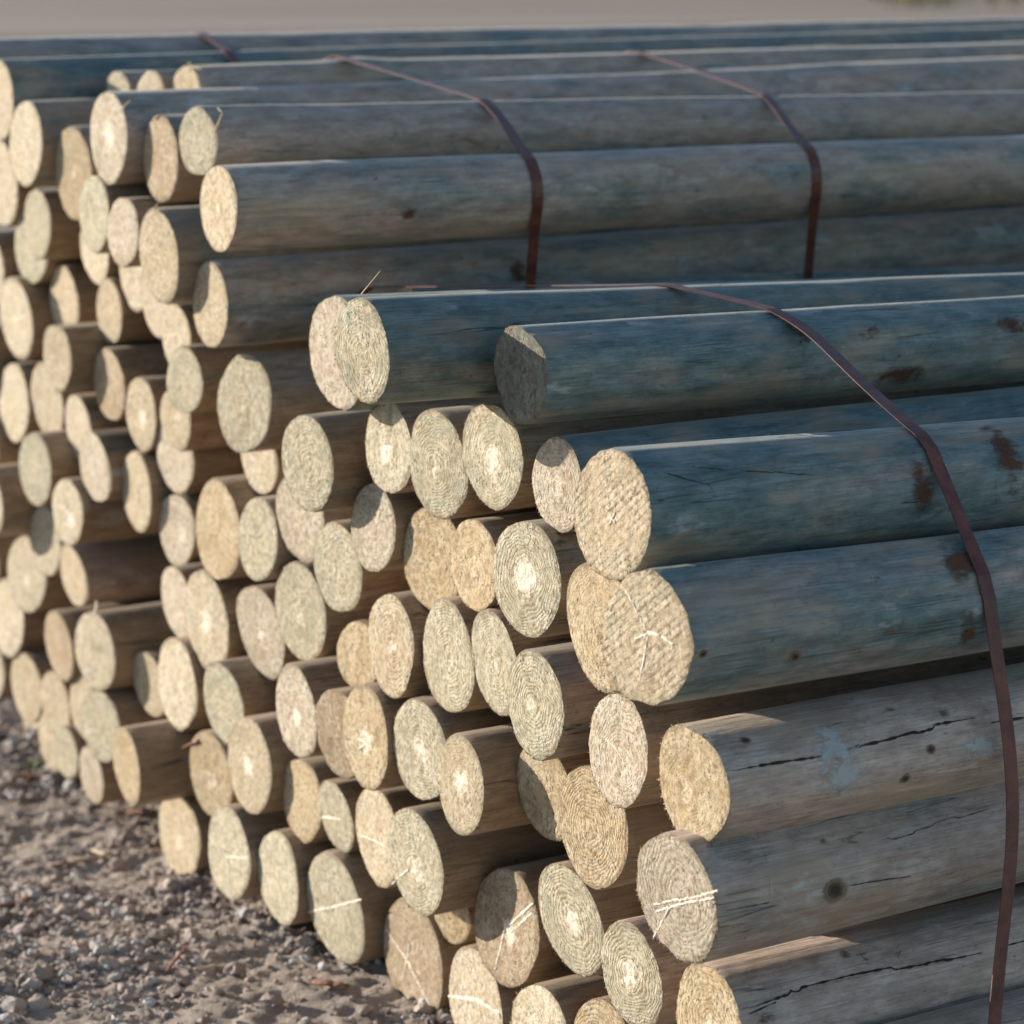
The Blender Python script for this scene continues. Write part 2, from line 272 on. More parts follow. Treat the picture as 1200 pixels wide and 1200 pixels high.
# ------------------------------------------------------------------ posts
# id, end x, y, z, radius, width/height of the end in view, tint, pith, rings, saw, blue, val, label
POSTS = [
('c1', 1.5130, 3.8347, 1.0570, 0.0602, 0.396, 'c', 0.2, 0.0, 0.0, 0.7, 1.0, 'pale post end cut by the left photo edge above two others, with long teal shaft'),
('c2', 1.4937, 3.6875, 1.0020, 0.0608, 0.380, 'c', 0.5, 0.0, 0.0, 0.3, 0.9, 'cream oval end with white pith, right of two cropped ends at the left edge'),
('c3', 1.6052, 4.0703, 0.9153, 0.0696, 0.375, 'c', 0.2, 0.0, 0.0, 0.2, 0.85, 'half visible cream post end under the topmost end at the left photo edge'),
('c4', 1.4804, 3.9548, 1.0795, 0.0639, 0.360, 'c', 0.2, 0.0, 0.0, 0.35, 1.15, 'rearmost weathered grey green post along the back, cut end out of view'),
('c5', 1.5967, 4.1209, 0.7729, 0.0625, 0.413, 'c', 0.2, 0.0, 0.0, 0.1, 0.85, 'thin sliver of a pale end at the left edge, above the large cream end'),
('c6', 1.5856, 4.1408, 0.6246, 0.0617, 0.400, 'c', 0.2, 0.0, 0.0, 0.1, 0.85, 'dark shaft glimpsed in the gap at the left edge between two large cream ends'),
('c7', 1.5769, 4.1242, 0.4957, 0.0618, 0.400, 'c', 0.2, 0.0, 0.0, 0.1, 0.85, 'dark shaft at the left edge just under the lower large cream end'),
('c9', 1.5825, 4.1514, 0.3002, 0.0627, 0.400, 'c', 0.2, 0.0, 0.0, 0.1, 0.85, 'dark shaft in the gap at the left edge beside the concave shaded end'),
('h1', 1.3758, 1.7981, 0.2452, 0.0549, 0.548, 't', 0.3, 0.3, 0.0, 0.1, 1.1, 'lowest post in the bottom right corner, only a strip of grey side showing'),
('s1', 1.6400, 3.6887, 1.0719, 0.0297, 0.562, 'c', 0.0, 0.0, 0.0, 0.2, 1.0, 'smallest rounded end tip peeking over the back row, leftmost of three tips'),
('s2', 1.6299, 3.5581, 1.0723, 0.0348, 0.552, 'c', 0.0, 0.0, 0.0, 0.2, 1.0, 'middle of three pale end tips peeking over the back row'),
('s3', 1.6478, 3.4819, 1.0725, 0.0426, 0.500, 't', 0.0, 0.0, 0.0, 0.4, 1.1, 'right one of three end tips on the back row, with a stray straw on top'),
('b4', 1.4909, 3.3907, 1.0260, 0.0614, 0.407, 'p', 1.0, 0.2, 0.0, 0.35, 1.05, 'tall narrow pinkish end with bright white pith, just below the three end tips'),
('b41', 1.5142, 3.2788, 1.0034, 0.0545, 0.429, 'b', 0.3, 0.3, 0.0, 0.3, 0.9, 'brownish pink end between the white pithed tall end and the strawed top post'),
('b5', 1.4845, 3.1029, 1.0358, 0.0435, 0.537, 'g', 0.6, 0.3, 0.0, 0.12, 1.1, 'top front post of the middle stack with a bent splinter straw on its pale end'),
('b6', 1.4274, 2.9318, 0.9685, 0.0526, 0.404, 't', 0.4, 0.3, 0.0, 0.3, 1.1, 'thick tan ended post directly under the top front post of the middle stack, strapped twice'),
('b7', 1.4800, 3.0697, 0.8361, 0.0532, 0.420, 't', 0.3, 0.2, 0.0, 0.42, 1.05, 'half shaded crescent end of the lowest long visible side in the middle stack'),
('b8', 1.5147, 3.5684, 0.9663, 0.0655, 0.391, 'o', 0.5, 0.2, 0.0, 0.2, 0.85, 'ragged orange tan end left of the tall pinkish white pithed end'),
('b9', 1.4856, 3.4341, 0.9220, 0.0531, 0.380, 'g', 0.2, 0.2, 0.0, 0.1, 0.85, 'dull grey tan end overlapping the lower right of the ragged orange end'),
('b10', 1.6089, 3.7199, 0.8434, 0.0539, 0.384, 'c', 0.2, 0.1, 0.0, 0.1, 0.85, 'pale pointed end hanging below the dull grey tan end'),
('b11', 1.4837, 3.3362, 0.9046, 0.0480, 0.424, 'p', 0.2, 0.2, 0.0, 0.1, 0.85, 'smooth pink cream end left of the big rough tan end'),
('b12', 1.4540, 3.1610, 0.8901, 0.0594, 0.418, 't', 0.3, 0.6, 0.0, 0.5, 0.85, 'big rough tan end with grey rim below the top front posts'),
('b13', 1.5884, 3.8851, 0.8678, 0.0529, 0.378, 'g', 0.2, 0.1, 0.0, 0.1, 0.85, 'upper grey cream end of a touching pair near the left edge'),
('b14', 1.6167, 3.9849, 0.8229, 0.0583, 0.432, 'g', 0.4, 0.1, 0.0, 0.1, 0.85, 'lower grey cream end of a touching pair near the left edge'),
('b15', 1.6117, 3.5926, 0.8139, 0.0501, 0.390, 'c', 0.0, 0.0, 0.0, 0.0, 0.85, 'small pale lower half end tucked under the smooth pink cream end'),
('b16', 1.5998, 3.4930, 0.7905, 0.0538, 0.378, 'p', 0.0, 0.0, 0.0, 0.1, 0.85, 'greyish end mostly hidden beneath the big rough tan end'),
('b17', 1.5700, 3.3646, 0.7566, 0.0452, 0.436, 'c', 0.6, 0.3, 0.0, 0.3, 0.85, 'rough bright end wedged between the crescent end and a grey dotted end'),
('b18', 1.6011, 4.0163, 0.7087, 0.0621, 0.419, 'c', 0.6, 0.1, 0.0, 0.0, 0.85, 'large cream end with pale centre at the left edge, halfway up the middle stack'),
('b19', 1.6361, 3.9062, 0.7459, 0.0538, 0.402, 't', 0.2, 0.1, 0.0, 0.0, 0.85, 'tan narrow end right of the large cream end with pale centre'),
('b20', 1.6072, 3.6703, 0.7556, 0.0485, 0.385, 't', 0.4, 0.1, 0.0, 0.0, 0.85, 'narrow tan end right of two others, under the smooth pink cream end'),
('b21', 1.5503, 3.7340, 0.6845, 0.0503, 0.400, 't', 0.2, 0.1, 0.0, 0.2, 0.85, 'plain tan end with a broad dark shaft, overlapping a tan narrow end above it'),
('b22', 1.5865, 3.6304, 0.6543, 0.0544, 0.409, 'b', 0.0, 0.1, 0.0, 0.0, 0.85, 'brown crescent end with its left side in shadow'),
('b23', 1.5964, 4.0280, 0.5737, 0.0640, 0.368, 'c', 0.1, 0.1, 0.0, 0.0, 0.85, 'large plain cream end at the left edge, lower of two big ones there'),
('b24', 1.6040, 3.9096, 0.5930, 0.0579, 0.432, 'c', 0.2, 0.1, 0.0, 0.0, 0.85, 'cream end directly right of the large plain cream end, under the plain tan end'),
('b25', 1.5884, 3.5270, 0.6258, 0.0546, 0.389, 't', 0.8, 0.2, 0.0, 0.0, 0.85, 'brown rimmed end with a shiny white centre, left of two stacked grey tan ends'),
('b26', 1.5361, 3.2688, 0.7106, 0.0453, 0.537, 'g', 0.2, 0.4, 0.0, 0.3, 0.85, 'upper of two overlapping grey tan ends left of the lone grey green oval'),
('b27', 1.5659, 3.3622, 0.6446, 0.0443, 0.474, 't', 0.6, 0.2, 0.0, 0.0, 0.85, 'lower of two overlapping grey tan ends, with a pale fleck in its centre'),
('b28', 1.5956, 3.4319, 0.5780, 0.0536, 0.467, 'p', 0.3, 0.1, 0.0, 0.0, 0.85, 'notched pale pink end under the two overlapping grey tan ends'),
('b29', 1.5949, 3.7681, 0.5699, 0.0525, 0.366, 'c', 0.2, 0.1, 0.0, 0.1, 0.85, 'narrow cream end partly behind a pinkish oval on its lower right'),
('b30', 1.5657, 3.6440, 0.5322, 0.0560, 0.378, 'p', 0.2, 0.1, 0.0, 0.2, 0.85, 'pinkish oval end in front of a narrow cream one, middle of left stack'),
('b31', 1.5557, 3.8483, 0.4988, 0.0565, 0.425, 'g', 0.4, 0.1, 0.0, 0.0, 0.85, 'grey cream end left of the narrow cream end, set under two big cream ends'),
('b32', 1.5815, 3.5336, 0.5131, 0.0580, 0.358, 't', 0.5, 0.1, 0.0, 0.1, 0.85, 'long pointed tan end with shiny wet looking lower tip'),
('b33', 1.5957, 3.4323, 0.4732, 0.0527, 0.466, 'p', 0.7, 0.2, 0.0, 0.0, 0.85, 'pinkish round end with white pith, left of the wide peach oval'),
('b34', 1.5509, 3.7159, 0.4556, 0.0506, 0.450, 'c', 0.8, 0.1, 0.0, 0.0, 0.85, 'cream end with a pale cross mark, below the pinkish oval end'),
('b35', 1.5279, 3.9765, 0.4301, 0.0566, 0.400, 'c', 0.2, 0.1, 0.0, 0.0, 0.85, 'brown shaft at the left edge, end out of view, above the shaded crescent'),
('b36', 1.5807, 3.8787, 0.3791, 0.0553, 0.429, 'c', 0.2, 0.1, 0.0, 0.0, 0.85, 'cream crescent end half hidden in a dark curved shadow near the left edge'),
('b37', 1.5846, 3.9702, 0.3087, 0.0619, 0.489, 'c', 0.7, 0.1, 0.0, 0.0, 0.85, 'cream end with a concave shaded top and white patch, left of the shaded crescent'),
('b38', 1.5852, 3.7829, 0.3415, 0.0492, 0.382, 't', 0.1, 0.1, 0.0, 0.0, 1.15, 'tan chipped end of a dark brown barked post below the cross marked end'),
('b39', 1.5843, 4.0564, 0.2205, 0.0632, 0.402, 'c', 0.2, 0.1, 0.0, 0.0, 0.85, 'plain cream end at the left edge, below the concave shaded one'),
('b40', 1.5762, 4.1305, 0.1260, 0.0587, 0.429, 'c', 0.1, 0.0, 0.0, 0.0, 0.85, 'sliver of a post end at the left edge, lowest one touching that edge'),
('b42', 1.5665, 3.8037, 0.2301, 0.0548, 0.381, 'b', 0.3, 0.2, 0.0, 0.0, 0.85, 'mottled brown tan end just left of the palest end with a splinter tip'),
('b43', 1.5360, 3.5952, 0.2709, 0.0591, 0.484, 'c', 0.0, 0.0, 0.0, 0.1, 0.85, 'palest plain end with a splinter sticking up from its top'),
('b44', 1.5878, 3.9955, 0.1175, 0.0587, 0.419, 't', 0.2, 0.1, 0.0, 0.0, 0.85, 'tan end above the weed at the bottom of the left stack'),
('b45', 1.5767, 3.8502, 0.1260, 0.0517, 0.436, 't', 0.2, 0.1, 0.0, 0.0, 0.85, 'tan end right of the tan one above the weed, over two low ends'),
('b46', 1.7012, 4.2444, -0.0214, 0.0495, 0.441, 't', 0.1, 0.1, 0.0, 0.0, 0.85, 'low end nearest the weed, mostly hidden by two overlapping ends'),
('b47', 1.5935, 3.9137, 0.0488, 0.0499, 0.405, 't', 0.1, 0.1, 0.0, 0.0, 0.85, 'left one of two overlapping lowest ends on the ground beside the weed'),
('b48', 1.5626, 3.7814, 0.0669, 0.0406, 0.452, 'g', 0.1, 0.1, 0.0, 0.0, 0.85, 'right one of two overlapping lowest ends on the ground beside the weed'),
('b49', 1.5384, 3.5874, 0.1591, 0.0537, 0.512, 'g', 0.3, 0.2, 0.0, 0.0, 0.85, 'grey cream end right under the palest plain end'),
('b50', 1.5775, 3.7413, 0.1472, 0.0505, 0.410, 't', 0.0, 0.0, 0.0, 0.0, 0.85, 'sliver of a tan end behind the grey cream end under the palest one'),
('b51', 1.5684, 3.6984, 0.0518, 0.0451, 0.400, 'p', 0.0, 0.0, 0.0, 0.0, 0.85, 'small pink cream end near the ground left of the peach ended short projecting post'),
('b52', 1.4615, 3.3244, 0.1780, 0.0525, 0.356, 'o', 0.1, 0.0, 0.0, 0.1, 0.85, 'peach end of a projecting post with a long dark shaft, low above bare ground'),
('b53', 1.5748, 3.4926, 0.2385, 0.0502, 0.463, 't', 0.2, 0.1, 0.0, 0.0, 0.85, 'tan end half hidden behind a tall pale end, above the projecting peach ended post'),
('b54', 1.5276, 3.2981, 0.2891, 0.0634, 0.413, 'c', 0.2, 0.1, 0.0, 0.0, 0.85, 'tall pale pointed end in front of a tan half hidden one'),
('b55', 1.5668, 3.3733, 0.3828, 0.0533, 0.422, 'p', 0.5, 0.1, 0.0, 0.0, 0.85, 'pinkish end half covered by a large ragged bright end'),
('a1', 1.5086, 3.0375, 0.7132, 0.0651, 0.508, 'g', 0.3, 0.8, 0.0, 0.3, 0.9, 'grey green oval end standing alone left of the topmost posts of the near stack'),
('a2', 1.5685, 3.1192, 0.6257, 0.0497, 0.467, 'c', 0.0, 0.0, 0.0, 0.1, 0.9, "square looking pale fragment of an end under the lone grey green oval's shaft"),
('a3', 1.5040, 2.9975, 0.5475, 0.0538, 0.455, 'g', 0.3, 0.8, 0.0, 0.0, 0.9, 'ringed grey tan oval touching the right side of the wide peach oval'),
('a4', 1.5339, 3.1732, 0.5243, 0.0671, 0.425, 'o', 0.1, 0.2, 0.0, 0.1, 0.9, 'wide peach oval end with smooth face, near the middle left'),
('a5', 1.5378, 3.2211, 0.3921, 0.0672, 0.441, 'c', 0.9, 0.6, 0.0, 0.1, 0.9, 'large bright ragged end with torn lower edge, over a pinkish one'),
('a6', 1.5096, 3.1163, 0.3063, 0.0545, 0.490, 'g', 0.3, 0.5, 0.0, 0.1, 0.85, 'grey green mottled end right below the torn lower edge of the ragged bright end'),
('a7', 1.5409, 3.0662, 0.4099, 0.0626, 0.482, 'p', 0.6, 0.4, 0.0, 0.0, 0.85, 'dusky pink oval end left of a rounder ringed grey one'),
('a8', 1.5121, 2.9010, 0.4729, 0.0618, 0.508, 'g', 0.6, 0.8, 0.0, 0.2, 0.9, 'round ringed grey end with speckled tan centre, right of the dusky pink oval'),
('a9', 1.4805, 2.9863, 0.2605, 0.0625, 0.422, 't', 0.8, 0.4, 0.0, 0.2, 0.85, 'tan end with white pith below the grey green mottled end'),
('a10', 1.5075, 3.1552, 0.2006, 0.0598, 0.472, 'o', 0.7, 0.4, 0.0, 0.2, 0.85, 'orange tan end with white pith flecks, above the shadow capped bottom end'),
('a11', 1.5367, 3.3217, 0.0646, 0.0628, 0.453, 't', 0.6, 0.2, 0.0, 0.0, 0.85, 'leftmost bottom row end of the near stack, its top capped by dark shadow'),
('a12', 1.4703, 3.0296, 0.1340, 0.0602, 0.455, 'g', 0.6, 0.2, 0.0, 0.0, 0.85, 'bottom row end with pale cracks running right and down, second from the left'),
('a13', 1.4798, 2.9101, 0.1349, 0.0612, 0.417, 'g', 0.4, 0.2, 0.0, 0.0, 0.85, 'plain grey tan bottom row end, third from the left'),
('a14', 1.4906, 2.7806, 0.1316, 0.0703, 0.493, 'g', 0.4, 0.2, 0.0, 0.1, 0.9, 'large grey bottom row end crossed by one level pale crack'),
('a15', 1.4967, 2.8748, 0.2413, 0.0526, 0.460, 'o', 0.2, 0.6, 0.0, 0.1, 0.85, 'honey coloured end with a dark centre streak above the bottom row'),
('a16', 1.4957, 2.7848, 0.2449, 0.0452, 0.455, 'g', 0.4, 0.3, 0.0, 0.0, 0.85, 'small end with a short level pale crack right of the honey coloured end'),
('a17', 1.4629, 2.8217, 0.3720, 0.0553, 0.454, 'p', 0.7, 0.6, 0.0, 0.0, 0.85, 'pale pinkish speckled end above the honey coloured end'),
('a18', 1.4834, 2.7496, 0.5603, 0.0549, 0.518, 'g', 0.2, 0.9, 0.0, 0.1, 0.9, 'pale grey ringed oval lower left of a half shaded pinkish end'),
('a19', 1.4548, 2.6132, 0.6342, 0.0505, 0.491, 'p', 0.2, 0.5, 0.0, 0.0, 0.9, 'pinkish end with dark shadow over its upper left, beside a pale grey ringed oval'),
('a20', 1.5133, 2.8995, 0.5937, 0.0561, 0.528, 'p', 0.1, 0.2, 0.0, 0.0, 0.9, 'plain pinkish end hanging below a strongly ringed grey green end'),
('a21', 1.4198, 2.7017, 0.6975, 0.0570, 0.500, 'g', 0.2, 1.0, 0.0, 0.2, 0.9, 'strongly ringed grey green end with flat right side, over a plain pinkish one'),
('a22', 1.4444, 2.5583, 0.7352, 0.0531, 0.482, 'g', 0.8, 0.5, 0.0, 0.1, 0.8, 'greenish end with a pale yellow spot, leftmost of three under the top posts'),
('a23', 1.6845, 2.9195, 0.7336, 0.0340, 0.594, 'c', 0.1, 0.1, 0.0, 0.0, 0.8, 'small pale end fragment showing under the straw topped teal post'),
('a24', 1.4402, 2.4451, 0.7332, 0.0577, 0.539, 'g', 0.4, 0.9, 0.0, 0.2, 0.8, 'bright grey green cracked end in the middle of three under the top posts'),
('a25', 1.4410, 2.3366, 0.7596, 0.0558, 0.562, 'g', 0.9, 0.6, 0.0, 0.2, 0.8, 'greenish end with beige centre and shadowed top right, rightmost of three'),
('a26', 1.3098, 2.3719, 0.8732, 0.0528, 0.524, 'g', 0.1, 0.8, 0.0, 0.85, 0.9, 'teal top post whose grey green end has a thin straw stuck on top'),
('a27', 1.4136, 2.6139, 0.8350, 0.0631, 0.504, 'p', 0.1, 0.3, 0.0, 0.9, 0.9, 'pale pinkish crescent end directly behind the straw topped teal post'),
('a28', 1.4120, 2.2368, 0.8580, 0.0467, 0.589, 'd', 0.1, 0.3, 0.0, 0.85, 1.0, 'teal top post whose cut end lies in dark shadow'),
('a29', 1.6986, 2.9665, 0.8035, 0.0516, 0.500, 't', 0.0, 0.0, 0.0, 0.9, 1.0, 'teal post at the back of the near stack with only a tip of end showing'),
('a30', 1.4241, 2.1889, 0.7549, 0.0465, 0.554, 'p', 0.6, 0.6, 0.0, 0.9, 0.9, 'rough pinkish end with dark top, left of the diagonally sawn thick post'),
('a31', 1.3425, 1.9742, 0.7705, 0.0589, 0.581, 't', 0.1, 0.3, 1.0, 0.85, 1.0, 'thick teal post with diagonal saw marks across its end and no cracks'),
('a32', 1.4701, 2.5079, 0.6167, 0.0581, 0.576, 'o', 0.3, 0.5, 0.0, 0.1, 0.9, 'large brown orange end left of a narrow olive one'),
('a33', 1.4403, 2.3713, 0.6390, 0.0497, 0.518, 'o', 0.5, 0.4, 0.0, 0.1, 0.9, 'narrow olive tan end squeezed between a brown orange end and a big pithed one'),
('a34', 1.4096, 2.2218, 0.6567, 0.0590, 0.593, 'g', 1.0, 0.9, 0.0, 0.2, 0.9, 'big ringed grey end with a large pinkish white pith patch'),
('a35', 1.3725, 2.0337, 0.6511, 0.0611, 0.542, 'o', 0.1, 0.5, 0.0, 0.3, 0.9, 'greenish tan end mostly behind the star cracked thick post'),
('a36', 1.3211, 1.8886, 0.6771, 0.0607, 0.659, 't', 0.2, 0.3, 1.0, 0.6, 1.1, 'thickest teal post with saw marks and a pale star shaped crack on its end'),
('a37', 1.4455, 2.5586, 0.5126, 0.0595, 0.429, 't', 0.5, 1.0, 0.0, 0.1, 0.85, 'ringed tan end with a speckled centre and flat top, right of a small hidden one'),
('a38', 1.4880, 2.7107, 0.4622, 0.0418, 0.595, 'o', 0.1, 0.2, 0.0, 0.0, 0.85, 'small tan end partly behind the flat topped ringed one'),
('a39', 1.4440, 2.4321, 0.5266, 0.0619, 0.456, 'g', 0.5, 1.0, 0.0, 0.1, 0.85, 'tall cream ringed end in the middle of the near stack face'),
('a40', 1.4387, 2.3284, 0.5434, 0.0529, 0.483, 'g', 0.5, 0.7, 0.0, 0.1, 0.85, 'grey green speckled end right of the tall cream ringed one'),
('a41', 1.4089, 2.2046, 0.5318, 0.0533, 0.540, 'g', 0.4, 1.0, 0.0, 0.2, 0.9, 'large greenish ringed end with dark speckles and a visible olive shaft'),
('a42', 1.4530, 2.2539, 0.4219, 0.0506, 0.586, 'o', 0.2, 0.3, 0.0, 0.0, 0.85, 'brown end whose left half lies in dark shadow, under the greenish speckled one'),
('a43', 1.3939, 2.0369, 0.5292, 0.0536, 0.545, 'p', 0.2, 0.7, 0.0, 0.2, 0.9, 'pinkish ringed end pointed at the top, below the star cracked thick post'),
('a44', 1.3642, 1.8759, 0.5409, 0.0538, 0.601, 'o', 0.5, 0.4, 0.0, 0.12, 1.25, 'golden fuzzy end of a grey post with lichen patches and a long side crack'),
('a45', 1.4234, 2.1217, 0.4258, 0.0608, 0.562, 'o', 0.3, 1.0, 0.0, 0.1, 0.9, 'golden tan oval with fine rings and one thin diagonal crack'),
('a46', 1.3479, 1.8756, 0.4405, 0.0575, 0.625, 'p', 0.2, 0.8, 0.0, 0.18, 1.2, 'pink tan end with a fibrous level crack and hairy splintered rim'),
('a47', 1.4539, 2.2067, 0.2986, 0.0590, 0.566, 'g', 0.9, 1.0, 0.0, 0.1, 0.85, 'round grey green end with clear concentric rings left of the hairy splintered one'),
('a48', 1.4244, 2.0552, 0.2941, 0.0503, 0.623, 'g', 0.8, 1.0, 0.0, 0.1, 0.9, 'concentric ringed end with pale centre under the hairy splintered one'),
('a49', 1.3947, 1.8879, 0.3070, 0.0558, 0.556, 'o', 0.6, 0.8, 0.0, 0.0, 1.25, 'golden end cropped by the lower photo edge with a long grey cracked shaft'),
('a50', 1.4835, 2.3787, 0.2317, 0.0654, 0.535, 'b', 0.7, 0.6, 0.0, 0.0, 0.85, 'brown end with shaded left side and pale crack running down from its centre'),
('a51', 1.4616, 2.1607, 0.1747, 0.0510, 0.593, 'o', 0.1, 1.0, 0.0, 0.0, 0.85, 'orange ringed top of an end at the bottom edge, under a concentric ringed one'),
('a52', 1.4537, 2.2636, 0.1557, 0.0553, 0.532, 'c', 0.1, 0.4, 0.0, 0.0, 0.85, 'pale fuzzy end with ragged left rim at the bottom edge'),
('a53', 1.4834, 2.4430, 0.1235, 0.0624, 0.500, 'c', 0.3, 0.2, 0.0, 0.0, 0.9, 'cream end at the bottom edge with a broad bent white crack'),
('a54', 1.5133, 2.6325, 0.1089, 0.0700, 0.514, 'b', 0.4, 0.2, 0.0, 0.1, 0.85, 'brown bottom row end with a pale crack running diagonally from corner to corner'),
('a55', 1.5246, 2.5612, 0.1800, 0.0323, 0.667, 'o', 0.0, 0.2, 0.0, 0.0, 0.85, 'sliver of orange end showing between four larger ends near the bottom'),
('a56', 1.4365, 2.4916, 0.2821, 0.0611, 0.508, 'g', 0.8, 0.9, 0.0, 0.1, 0.85, 'greenish ringed end with a bright pith and a crack pointing down right'),
('a57', 1.4663, 2.6314, 0.2678, 0.0589, 0.417, 't', 0.2, 0.3, 0.0, 0.0, 0.85, 'brownish end half behind the greenish end with bright pith'),
('a58', 1.4665, 2.7194, 0.3686, 0.0539, 0.537, 'b', 0.3, 0.5, 0.0, 0.0, 0.85, 'brown tan left half of a joined looking pair of ends'),
('a59', 1.4369, 2.6038, 0.3971, 0.0587, 0.443, 'o', 0.9, 0.5, 0.0, 0.1, 0.85, 'yellowish right half of a joined looking pair, with white centre and green tinge'),
('a60', 1.4409, 2.4881, 0.4101, 0.0596, 0.500, 'g', 0.8, 0.9, 0.0, 0.1, 0.85, 'large pinkish grey ringed end partly covered at its lower right'),
('a61', 1.4118, 2.3530, 0.4101, 0.0517, 0.483, 't', 0.8, 0.5, 0.0, 0.1, 0.9, 'blotchy tan and green end in front of a large ringed one'),
]
TINT = {'c': ((.53, .44, .315), (.62, .53, .41), .2), 't': ((.48, .38, .26), (.57, .475, .35), .3),
        'g': ((.47, .405, .29), (.56, .495, .375), .6), 'p': ((.49, .40, .305), (.58, .495, .395), .25),
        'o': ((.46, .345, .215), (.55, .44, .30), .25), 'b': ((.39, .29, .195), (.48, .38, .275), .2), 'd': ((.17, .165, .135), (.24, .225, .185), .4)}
GROUP = {'a': 'pine posts in the near stack', 'b': 'pine posts in the middle stack', 's': 'pine posts in the middle stack',
         'c': 'long posts at the back of the stacks', 'h': 'pine posts in the near stack'}
class Post: pass
PB = {}
def rim(P, phi):
    s = 1.0
    for a, k, ph in P.harm: s += a * np.cos(k * phi + ph)
    return P.r * s
TAPER = {'a36': .10, 'a28': .06, 'a26': .04}
def radius(P, x, phi):
    b = 0
    for bx, bf, ba, sx, sf in P.bumps:
        if abs(x - bx) < 3 * sx: b = b + ba * math.exp(-((x - bx) / sx) ** 2) * np.exp((np.cos(phi - bf) - 1) / sf ** 2)
    return b + rim(P, phi) * (1 - TAPER.get(P.id, .015) * x) * (1 + .012 * np.sin(x * 3.1 + P.seed * 20) + .008 * np.sin(x * 9 + 2 * phi + P.seed * 50) + .004 * np.sin(x * 23 + 3 * phi))
TILT = {'a26': -.028, 'a27': -.028, 'a29': -.03, 'a28': -.026, 'a31': -.03, 'a36': -.008, 'a46': .01, 'c4': .007, 'c1': .013,
        's3': .006, 'b4': .014, 'b5': -.009, 'b6': -.003}                       # posts that do not lie quite level
def bow(P, x): return P.bow[0] * np.sin(x * 1.3), P.bow[1] * np.sin(x * 1.3) + TILT.get(P.id, 0) * x
def surf(P, x, phi, off=0):
    """point on the post's side, phi = 0 towards +Y, 90 deg up"""
    R = radius(P, x, phi) + off; by, bz = bow(P, x)
    y, z = R * np.cos(phi), R * np.sin(phi)
    t = max(0, 1 - x / .12)
    return np.array([x + (P.ty * y + P.tz * z) * t, y + by, z + bz])
def build_post(row):
    P = Post(); (P.id, P.x, P.y, P.z, P.r, wh, tint, pith, rings, saw, blue, val, label) = row
    P.seed = rng.random()
    c = np.array([P.x, P.y, 0]); rr = c[:2] / np.hypot(*c[:2]); cs, sn = rr[0], rr[1]
    P.ty = float(np.clip((cs - wh) / sn, -.2, .2)) if P.id not in ('c1', 'c3', 'c4', 'h1') else 0
    P.tz = rng.normal(0, .04)
    P.harm = [(abs(rng.normal(0, .03)), 2, rng.random() * 6.28), (abs(rng.normal(0, .02)), 3, rng.random() * 6.28),
              (abs(rng.normal(0, .011)), 5, rng.random() * 6.28), (abs(rng.normal(0, .005)), 9, rng.random() * 6.28), (abs(rng.normal(0, .006)), 13, rng.random() * 6.28), (abs(rng.normal(0, .005)), 21, rng.random() * 6.28)]
    P.bumps = [(rng.uniform(.1, 2.3), rng.uniform(0, 6.28), rng.normal(0, .0022), rng.uniform(.015, .05), rng.uniform(.15, .4)) for _ in range(9)]
    P.bow = rng.normal(0, .0035, 2)
    P.L = 2.45 + rng.normal(0, .04)
    if P.id == 'c4': P.L = 2.62
    P.o = (P.x, P.y, P.z)
    root = empty('pine_post', P.o); tag(root, label, 'post', GROUP[P.id[0]]); P.root = root
    near = P.r * F / P.y > 75 or P.id[0] == 'a'
    NA = 56 if near else 40
    xs = np.concatenate([[0, .003, .01, .03, .07, .12], np.linspace(.15, 1.0, 44), np.linspace(1.05, P.L, 24)])
    ph = np.arange(NA) / NA * 2 * np.pi
    V = []; Fc = []
    for i, x in enumerate(xs):
        k = .985 if i == 0 else 1
        for p in ph:
            q = surf(P, x, p)
            if i == 0: q = np.array([q[0], q[1] * k, q[2] * k])
            V.append(q)
    for i in range(len(xs) - 1):
        for j in range(NA):
            a, b = i * NA + j, i * NA + (j + 1) % NA
            Fc.append((a, b, b + NA, a + NA))
    V.append(np.array([P.L, *bow(P, P.L)])); e = len(V) - 1; s0 = (len(xs) - 1) * NA
    for j in range(NA): Fc.append((s0 + j, s0 + (j + 1) % NA, e))
    sh = mesh_obj('shaft', V, Fc, M_SIDE, root); sh['seed'] = P.seed; sh['blue'] = float(np.clip(blue + rng.normal(0, .05), 0, 1)); sh['val'] = float(val * (1 + rng.normal(0, .06)))
    # cut end: a rough disc with torn rim fibres
    NR = 14 if near else 8
    V = [np.array([-.0008, 0, 0])]; Fc = []
    amp = .0009 if near else .0006
    so_ = Vector((P.seed * 91, 0, 0))
    for i in range(1, NR + 1):
        f = i / NR
        for p in ph:
            R = rim(P, p) * (1 + .012 * np.sin(P.seed * 20) + .008 * np.sin(2 * p + P.seed * 50) + .004 * np.sin(3 * p)) * .985
            y, z = R * f * np.cos(p), R * f * np.sin(p)
            x = P.ty * R / .985 * f * np.cos(p) + P.tz * R / .985 * f * np.sin(p)
            if i < NR: x += amp * (noise.noise(Vector((0, y, z)) * 110 + so_) + .7 * noise.noise(Vector((0, y, z)) * 300 + so_)) - .0008
            V.append(np.array([x, y, z]))
    for j in range(NA): Fc.append((0, 1 + (j + 1) % NA, 1 + j))
    for i in range(NR - 1):
        for j in range(NA):
            a, b = 1 + i * NA + j, 1 + i * NA + (j + 1) % NA
            Fc.append((a, b, b + NA, a + NA))
    fz = {'a46': 150, 'a44': 130, 'a52': 120, 'a48': 60, 'a50': 60, 'a47': 60, 'a49': 70}.get(P.id, 60 if P.id[0] == 'a' else 10)
